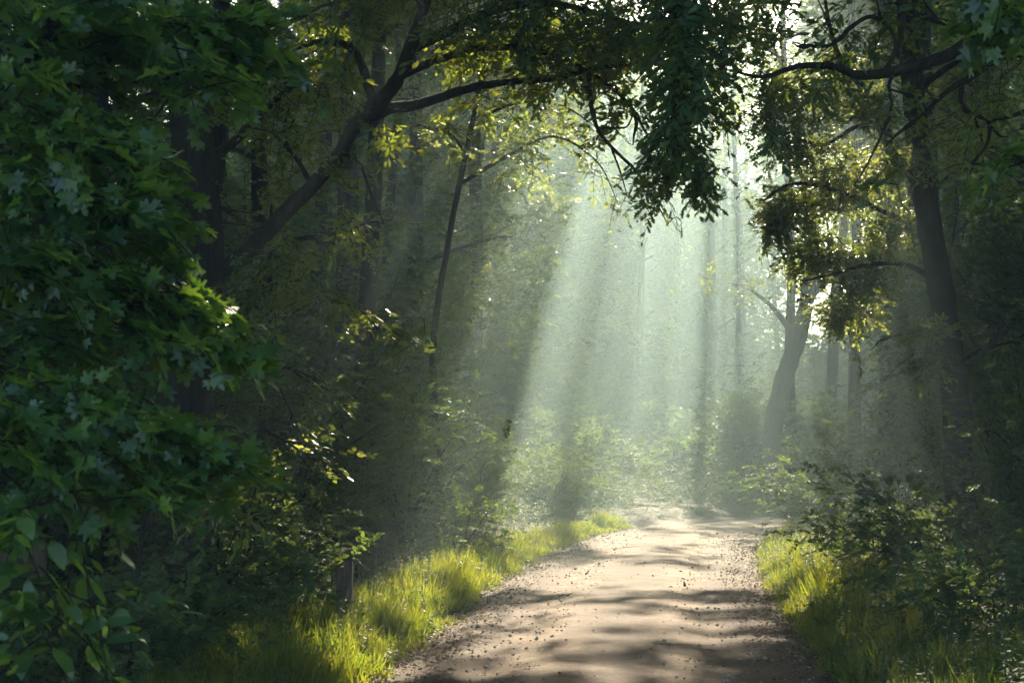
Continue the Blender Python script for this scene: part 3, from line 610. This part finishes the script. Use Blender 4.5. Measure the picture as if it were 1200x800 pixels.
custom_tree('maple_tree', 'maple beyond the right edge showing only soft dark leaves in the top right corner', 'tree', rm,
    [(3.6, 6.8, rm[2]-.1), (3.55, 6.85, 1.4), (3.5, 6.9, 2.8), (3.55, 7, 4.4)], [.11, .09, .075, .04],
    [([(3.5, 6.9, 2.9), (2.9, 7, 3.4), (2.4, 7, 3.55), (1.95, 7, 3.5)], [.03, .022, .014, .006], .4), ([(3.5, 6.9, 2.5), (2.9, 7, 2.75), (2.3, 7, 2.9), (2.05, 7, 2.85)], [.02, .014, .008, .004], .1)],
    110, M_MAPLE, size=.085, tpl=T_MAPLE, per=2, sub=.3, nleaf=6, extra=rm_extra, clump=.08)

# ------------------------------------------------------------------ roadside trees that close the canopy
SIDE_L = [(-4.6, 19, 17, .2), (-7.5, 17, 18, .24), (-3.6, 25, 16, .17), (-6.3, 24, 18, .22), (-9, 27, 19, .25), (-3.2, 31.5, 17, .2), (-5.6, 33, 18, .2), (-2.2, 38, 18, .24), (-7.8, 37, 19, .24), (-4.4, 41, 18, .2),
          (-1.0, 46, 19, .22), (-6.5, 47, 19, .25), (-3.0, 52, 19, .23)]
for i, (x, y, h, r0) in enumerate(SIDE_L):
    tree('oak_tree' if i % 2 else 'beech_tree', 'tall dark tree standing in the shaded wood left of the track', 'tree', x, y, h, r0, 300+i, crown0=.16, reach=3.0, nl=17,
         per=11, size=.085 if y < 30 else .11, leafm=M_OAK if i % 2 else M_BEECH, group='trees in the wood left of the track')
SIDE_R = [(7.6, 17, 16, .2), (9.8, 22, 17, .22), (8.6, 27.5, 16, .17), (9.4, 29, 18, .22), (12, 26, 18, .24), (7.6, 34.5, 17, .2), (10.4, 36, 18, .2), (14, 34, 18, .24), (12.5, 48, 19, .24), (17, 40, 18, .24)]
for i, (x, y, h, r0) in enumerate(SIDE_R):
    tree('beech_tree', 'tall leafy tree standing in the shaded wood right of the track', 'tree', x, y, h, r0, 340+i, crown0=.16, reach=3.0, nl=17, per=11,
         size=.09 if y < 30 else .11, leafm=M_BEECH, group='trees in the wood right of the track')
# trees added for the shade their high, mostly unseen crowns cast
HIGH = [(-2.6, 28.5, 19, .24, .58), (7.6, 31, 19, .22, .58), (-4.2, 35.5, 20, .24, .55), (9.0, 39.0, 19, .22, .55), (-.9, 48, 20, .22, .5), (-3.2, 39.5, 20, .2, .48), (7.7, 46.8, 20, .22, .48), (-3.0, 32.5, 18, .18, .5), (7.4, 36.8, 19, .2, .55), (10.4, 45, 20, .22, .5), (9.6, 52, 20, .26, .5), (-4, 21.5, 18, .22, .62), (7.4, 21, 19, .2, .6),
        (-5.8, 11.5, 15, .2, .5), (5.8, 13, 15, .2, .52), (6.0, 5.5, 15, .2, .48), (-5.2, 16.5, 17, .2, .55), (11, 12, 17, .22, .4), (14, 17, 18, .22, .3), (13.5, 7, 17, .22, .35), (17, 23, 18, .24, .2), (-10.5, 9, 17, .22, .35), ]
for i, (x, y, h, r0, c0) in enumerate(HIGH):
    tree('oak_tree', 'slender tall tree added for the shade of its high crown', 'tree', x, y, h, r0*.75, 380+i, crown0=c0, reach=7.0, bias=((1.0 if x < 2 else -1.0) if y < 43 else 0, 0), nl=24, per=20, size=.23, sub=2.2, rise=.25, bend=.9, clump=.55,
         group='tall trees added for their shade')
# hazy trees beyond the bend
FAR = [(548, 66, 19, .26), (572, 60, 19, .28), (668, 80, 20, .22), (735, 84, 21, .24), (757, 63, 19, .17), (800, 92, 21, .24), (832, 74, 20, .24), (872, 78, 20, .28),
       (520, 56, 19, .24), (490, 70, 20, .26), (460, 58, 19, .24), (425, 66, 19, .26), (380, 60, 19, .26), (590, 90, 21, .24), (620, 98, 21, .24), (650, 90, 20, .2), (690, 96, 21, .22), (712, 88, 20, .2), (745, 98, 21, .24), (775, 86, 20, .2), (815, 98, 21, .24), (850, 92, 21, .24), (880, 98, 21, .24), (905, 90, 20, .2), (640, 75, 15, .16), (700, 77, 14, .14), (790, 79, 14, .14), (850, 84, 15, .15),
       (1050, 58, 18, .22), (1070, 66, 19, .24), (1080, 84, 20, .24), (1110, 58, 19, .24), (1160, 62, 19, .24), (1200, 74, 20, .26), (1260, 66, 20, .26), (1090, 90, 20, .26)]
for i, (px, y, h, r0) in enumerate(FAR):
    x = (px-600)/F_PX*y
    c0 = .46 if px > 880 and px < 1060 else (.1 if y > 73 else .2)
    tree('oak_tree', 'hazy tree standing in the sunbeams beyond the bend of the track', 'tree', x, y, h, r0, 420+i, crown0=c0, reach=4.0, nl=24, per=17, size=.2, sub=1.8, clump=.7, barkm=M_BARK,
         group='hazy trees beyond the bend', sides=8, bend=.5)

# deeper woodland: three kinds built once, then copied with their parts
def copy_tree(src, x, y, rz, sc_, **kw):
    c = src.copy(); col.objects.link(c); c.location = (x, y, float(ground_h([x], [y])[0])); c.rotation_euler = (0, 0, rz); c.scale = (sc_,)*3
    for ch in src.children:
        d = ch.copy(); col.objects.link(d); d.parent = c
    for k_, v_ in kw.items(): c[k_] = v_
    return c
protos = [tree('oak_tree', 'broad leafy tree in the deep wood around the track', 'tree', -16, 62, 19, .3, 500, crown0=.12, reach=4.2, nl=20, per=13, size=.19, sub=1.8, clump=.6, group='trees deep in the surrounding wood', cull=0, sides=7),
          tree('beech_tree', 'broad leafy tree in the deep wood around the track', 'tree', -21, 50, 20, .27, 501, crown0=.10, reach=4.4, nl=21, per=13, size=.19, sub=1.8, clump=.6, group='trees deep in the surrounding wood', cull=0, leafm=M_BEECH, sides=7),
          tree('beech_tree', 'broad leafy tree in the deep wood around the track', 'tree', 30, 62, 18, .25, 502, crown0=.14, reach=4.0, nl=19, per=14, size=.19, sub=1.8, clump=.6, group='trees deep in the surrounding wood', cull=0, sides=7)]
for i, (x, y) in enumerate([(-14+6.3*k_ + (k_ % 3)*.9, 103 + 5*(k_ % 2) + (k_*7 % 4)) for k_ in range(11)] + [(-12+6.0*k_, 120 + 4*(k_ % 2)) for k_ in range(12)]):
    if .135 < x/y < .225: continue
    copy_tree(protos[i % 3], x, y, i*1.7, 1.0 + .06*(i % 3))
r = np.random.default_rng(77); placed = [(-16, 62), (-21, 50), (30, 62)]; tries = 0
while len(placed) < 104 and tries < 6000:
    tries += 1; x = r.uniform(-48, 62); y = r.uniform(-3, 128)
    g_in = (-10 < x - S[0]/S[1]*(y-10) < 14) and y < 98 and y > 12          # the sunbeam corridor has its own trees
    if g_in or road_dist([x], [y])[0] < 4.5 or (abs(x) < 5.5 and y < 16 and y > -6): continue
    if (.14 < x/max(y, 1) < .22 and y > 46) or (y > 0 and y < 45 and abs(x) < 11) or abs(x) > 16 + .48*abs(y+10): continue
    if any((x-a)**2+(y-b)**2 < 22 for a, b in placed): continue
    placed.append((x, y)); copy_tree(protos[int(r.integers(3))], x, y, r.uniform(0, 6.28), r.uniform(.85, 1.12))

# ------------------------------------------------------------------ shrubs
rs = np.random.default_rng(55); k = 0
def place_shrubs(n, xr, yr, hr, label, group, dmin, size, seed, cull=1.0, dens=1.0, skip=None):
    r = np.random.default_rng(seed); got = []
    tries = 0
    while len(got) < n and tries < 4000:
        tries += 1
        x = r.uniform(*xr); y = r.uniform(*yr); d = road_dist([x], [y])[0]
        if d < dmin or (skip and skip(x, y)): continue
        if any((x-a)**2+(y-b)**2 < 1.2 for a, b in got): continue
        got.append((x, y)); h = r.uniform(*hr)*min(1, .45+(d-dmin)*.35)
        shrub(label, x, y, h, h*.42+.35, seed*100+len(got), size=size*(1+max(0, y-22)/40), group=group, cull=cull, dens=dens)
sky_wedge = lambda x, y: .155 < x/y < .215 and y > 46
place_shrubs(46, (-8.5, 1.2), (14, 42), (2.0, 4.6), 'leafy dark green shrub in the shaded thicket left of the track', 'shrubs in the thicket left of the track', 3.3, .05, 61)
place_shrubs(34, (4.5, 12), (14.5, 40), (1.6, 4.2), 'leafy green shrub in the thicket right of the track', 'shrubs in the thicket right of the track', 3.4, .05, 62, skip=lambda x, y: (x < 6.3 and 18 < y < 32) or (x/y < .215 and y > 32))
place_shrubs(16, (-10, .5), (19, 46), (6.5, 10), 'tall dark thicket tree with leaves down to the ground left of the track', 'tall thicket growth left of the track', 4.0, .08, 65)
place_shrubs(10, (8.5, 16), (20, 44), (6, 9), 'tall green thicket tree with leaves down to the ground right of the track', 'tall thicket growth right of the track', 4.2, .08, 66, skip=lambda x, y: x/y < .27)
place_shrubs(34, (-9, 10), (45, 62), (3.0, 5.2), 'hazy pale green shrub beyond the bend of the track', 'hazy shrubs beyond the bend', 3.0, .085, 63, skip=sky_wedge)
place_shrubs(30, (-14, 26), (62, 100), (4.5, 6.5), 'far hazy shrub between the trunks beyond the bend', 'far shrubs between the hazy trunks', 3.0, .11, 64, skip=sky_wedge)

# particular shrubs
shrub('sunlit low shrub with small bright leaves at the left grass edge', *at(228, 720, 13.6)[:2], 1.15, .75, 901, size=.06, cull=0, tpl=T_OVAL, dens=.8)
shrub('small pale leafy plant catching the sun left of the tall grass', *at(335, 720, 14.6)[:2], .85, .5, 902, size=.055, cull=0, tpl=T_OVAL, dens=.7)
shrub('dark bush under the maple in the lower left corner', *at(60, 760, 10.5)[:2], 1.0, .9, 903, size=.07, cull=0, tpl=T_OVAL, dens=.9)
shrub('low dark bush behind the shaded grass in the lower left', *at(165, 740, 11.6)[:2], .8, .8, 904, size=.06, cull=0, tpl=T_OVAL, dens=.8)
shrub('pale layered bush right of the sunlit grass verge', *at(1030, 690, 20.5)[:2], 1.0, .9, 905, size=.06, cull=0, dens=.9)
shrub('broad shaded bush at the foot of the tall right trunk', *at(1110, 690, 19.0)[:2], 1.4, 1.2, 906, size=.06, cull=0, dens=.9)
shrub('sunlit yellow green bush at the far end of the right verge', *at(960, 650, 30.0)[:2], 1.1, 1.2, 907, size=.07, cull=0, dens=.9)
shrub('tall bush with sunlit top right of the bend', *at(1010, 610, 33.0)[:2], 2.6, 1.5, 908, size=.08, cull=0, dens=1)
shrub('dark leafy bush in the lower right corner', *at(1175, 760, 13.5)[:2], 1.1, .9, 909, size=.06, cull=0, tpl=T_OVAL, dens=1)
shrub('small bright bush where the left verge meets the thicket', *at(535, 660, 24.0)[:2], .9, .8, 910, size=.06, cull=0, dens=.9)

# sapling bough catching the sun low on the left
def sap_extra(fol, wood, r):
    blob_sprays(fol, wood, r, [(262, 585, 30, 18, 10, .3, 14), (240, 570, 22, 16, 10, .25, 8), (290, 602, 14, 7, 10, .2, 4)], .075, T_OVAL, 10, droop=.35, splen=.26)
sb_ = (at(150, 700, 10.3)[0], 10.3, float(ground_h([at(150, 700, 10.3)[0]], [10.3])[0]))
custom_tree('sapling', 'thin sapling with one sunlit yellow bough above the dark bushes', 'sapling', sb_,
    [(sb_[0], 10.3, sb_[2]-.05), at(165, 640, 10.3), at(178, 560, 10.2), at(190, 500, 10.2)], [.02, .016, .012, .007],
    [(LA([(172, 600), (205, 575), (240, 568), (275, 588), (300, 606)], 10.1), [.01, .008, .006, .004, .002], .6)], 106, M_OAK, size=.07, tpl=T_OVAL, per=2, sub=.3, nleaf=9, extra=sap_extra, clump=.05)
def sap2(fol, wood, r):
    blob_sprays(fol, wood, r, [(430, 372, 18, 8, 17, .3, 7), (462, 392, 18, 10, 17, .3, 8), (472, 408, 8, 8, 17, .2, 3), (395, 358, 26, 9, 17, .3, 6), (350, 360, 20, 20, 17, .4, 8)], .085, T_OVAL, 11, droop=.35, splen=.33)
s2 = (at(300, 640, 17)[0], 17, float(ground_h([at(300, 640, 17)[0]], [17])[0]))
custom_tree('young_beech', 'young beech with a long drooping sunlit bough in front of the dark wood', 'tree', s2,
    [(s2[0], 17, s2[2]-.05), at(304, 560, 17), at(310, 450, 17), at(316, 340, 17), at(318, 240, 17)], [.05, .04, .035, .028, .015],
    [(LA([(310, 400), (350, 362), (400, 355), (440, 375), (482, 402)], 17), [.016, .013, .01, .007, .003], .7),
     (LA([(308, 440), (330, 430), (360, 440), (385, 460)], 17), [.014, .011, .008, .003], 1.0),
     (LA([(306, 520), (270, 500), (240, 510)], 17), [.014, .01, .004], 1.0), (LA([(306, 500), (340, 520), (370, 540)], 17), [.014, .01, .004], 1.0),
     (LA([(314, 360), (335, 330), (350, 300)], 17), [.014, .01, .004], 1.0)], 107, M_BEECH, size=.08, tpl=T_OVAL, per=5, sub=.5, nleaf=11, extra=sap2, clump=.15)

# ------------------------------------------------------------------ wooden marker post and old rail fence
def box(mb, x0, x1, y0, y1, z0, z1):
    v = [(x, y, z) for z in (z0, z1) for y in (y0, y1) for x in (x0, x1)]
    mb.add(v, [[0, 2, 3, 1], [4, 5, 7, 6], [0, 1, 5, 4], [2, 6, 7, 3], [0, 4, 6, 2], [1, 3, 7, 5]])
def bevel(o, wd=.006):
    m = o.modifiers.new('bevel', 'BEVEL'); m.width = wd; m.segments = 2
px3, _, pz = at(404, 640, 14.9); gz = float(ground_h([px3], [14.9])[0])
post = empty('marker_post', (px3, 14.9, gz), 'short weathered wooden marker post behind the left grass verge', 'post')
mb = MB(); box(mb, -.07, .07, -.05, .05, -.1, .68); o = mb.build('shaft', M_WOOD, post); bevel(o)
mb = MB(); box(mb, -.085, .085, -.065, .065, .682, .72); o = mb.build('cap', M_WOOD, post); bevel(o)
fx = at(10, 690, 11.5)[0]; gz = float(ground_h([fx], [11.5])[0])
fen = empty('rail_fence', (fx-.3, 11.9, gz), 'old brown wooden rail mostly hidden by leaves at the lower left', 'fence')
for dx in (-.75, .38):
    mb = MB(); box(mb, dx-.05, dx+.05, -.05, .05, -.1, .95); o = mb.build('post', M_WOOD, fen); bevel(o)
for z0 in (.35, .7):
    mb = MB(); box(mb, -1.0, .45, -.085, -.053, z0, z0+.13); o = mb.build('rail', M_WOOD, fen); bevel(o)

# curled leaf standing on the bright band of the track
lx, ly = at(802, 688, 20.2)[0], 20.2
mb = MB(); f = np.linspace(0, 1, 6); wd_ = np.array([.022, .03, .026, .019, .012, .003])
v = []; 
for i_, ff in enumerate(f):
    cx_ = -.02*ff**1.5 + .012
    for sx_, dy_ in ((-1, .014), (0, -.006), (1, .014)): v.append((cx_+sx_*wd_[i_], dy_*(1-ff*.5)+.012*ff, .095*ff))
q4 = [[3*i_+j_, 3*i_+j_+1, 3*i_+j_+4, 3*i_+j_+3] for i_ in range(5) for j_ in range(2)]
mb.add(v, q4); lf_ = mb.build('dry_leaf', M_LITTER, smooth=True); lf_.location = (lx, ly, .052); lf_.scale = (.65, .65, .7)
sm_ = lf_.modifiers.new('thickness', 'SOLIDIFY'); sm_.thickness = .002
tag(lf_, 'small brown curled leaf standing upright on the bright band of the track', 'leaf')

# sapling boughs with long hanging leaves in the bottom left corner
def sap3(fol, wood, r):
    blob_sprays(fol, wood, r, [(20, 615, 40, 14, 6.2, .2, 9), (95, 640, 30, 10, 6.3, .2, 6), (40, 700, 60, 12, 6, .2, 10), (120, 715, 30, 8, 6.1, .15, 5), (15, 760, 30, 14, 6, .2, 6)], .11, T_OVAL, 7, droop=.6, splen=.32, more=.6)
s3 = (at(-60, 800, 6.2)[0], 6.2, float(ground_h([at(-60, 800, 6.2)[0]], [6.2])[0]))
custom_tree('sapling', 'young sapling in the bottom left corner with large drooping oval leaves', 'sapling', s3,
    [(s3[0], 6.2, s3[2]-.05), at(-50, 760, 6.2), at(-45, 680, 6.2), at(-40, 600, 6.2)], [.022, .017, .012, .006],
    [(LA([(-48, 720), (0, 690), (60, 692), (130, 712)], 6.1), [.009, .007, .005, .002], .5), (LA([(-44, 650), (0, 605), (50, 612), (105, 640)], 6.2), [.009, .007, .005, .002], .5)],
    108, M_MAPLE, size=.10, tpl=T_OVAL, per=1, sub=.2, nleaf=7, extra=sap3, clump=.04, droop=.5)

# ------------------------------------------------------------------ haze
m, t, out = mat_new('forest_haze')
pv = nd(t, 'ShaderNodeVolumePrincipled'); pv.inputs['Color'].default_value = (.68, .93, .96, 1); pv.inputs['Density'].default_value = .0047
pv.inputs['Anisotropy'].default_value = .5
t.links.new(pv.outputs[0], out.inputs['Volume'])
mb = MB(); box(mb, -430, 430, -430, 430, -1.5, 27); hz = mb.build('haze', m)
tag(hz, 'thin morning haze hanging under the trees', 'haze', kind='stuff')
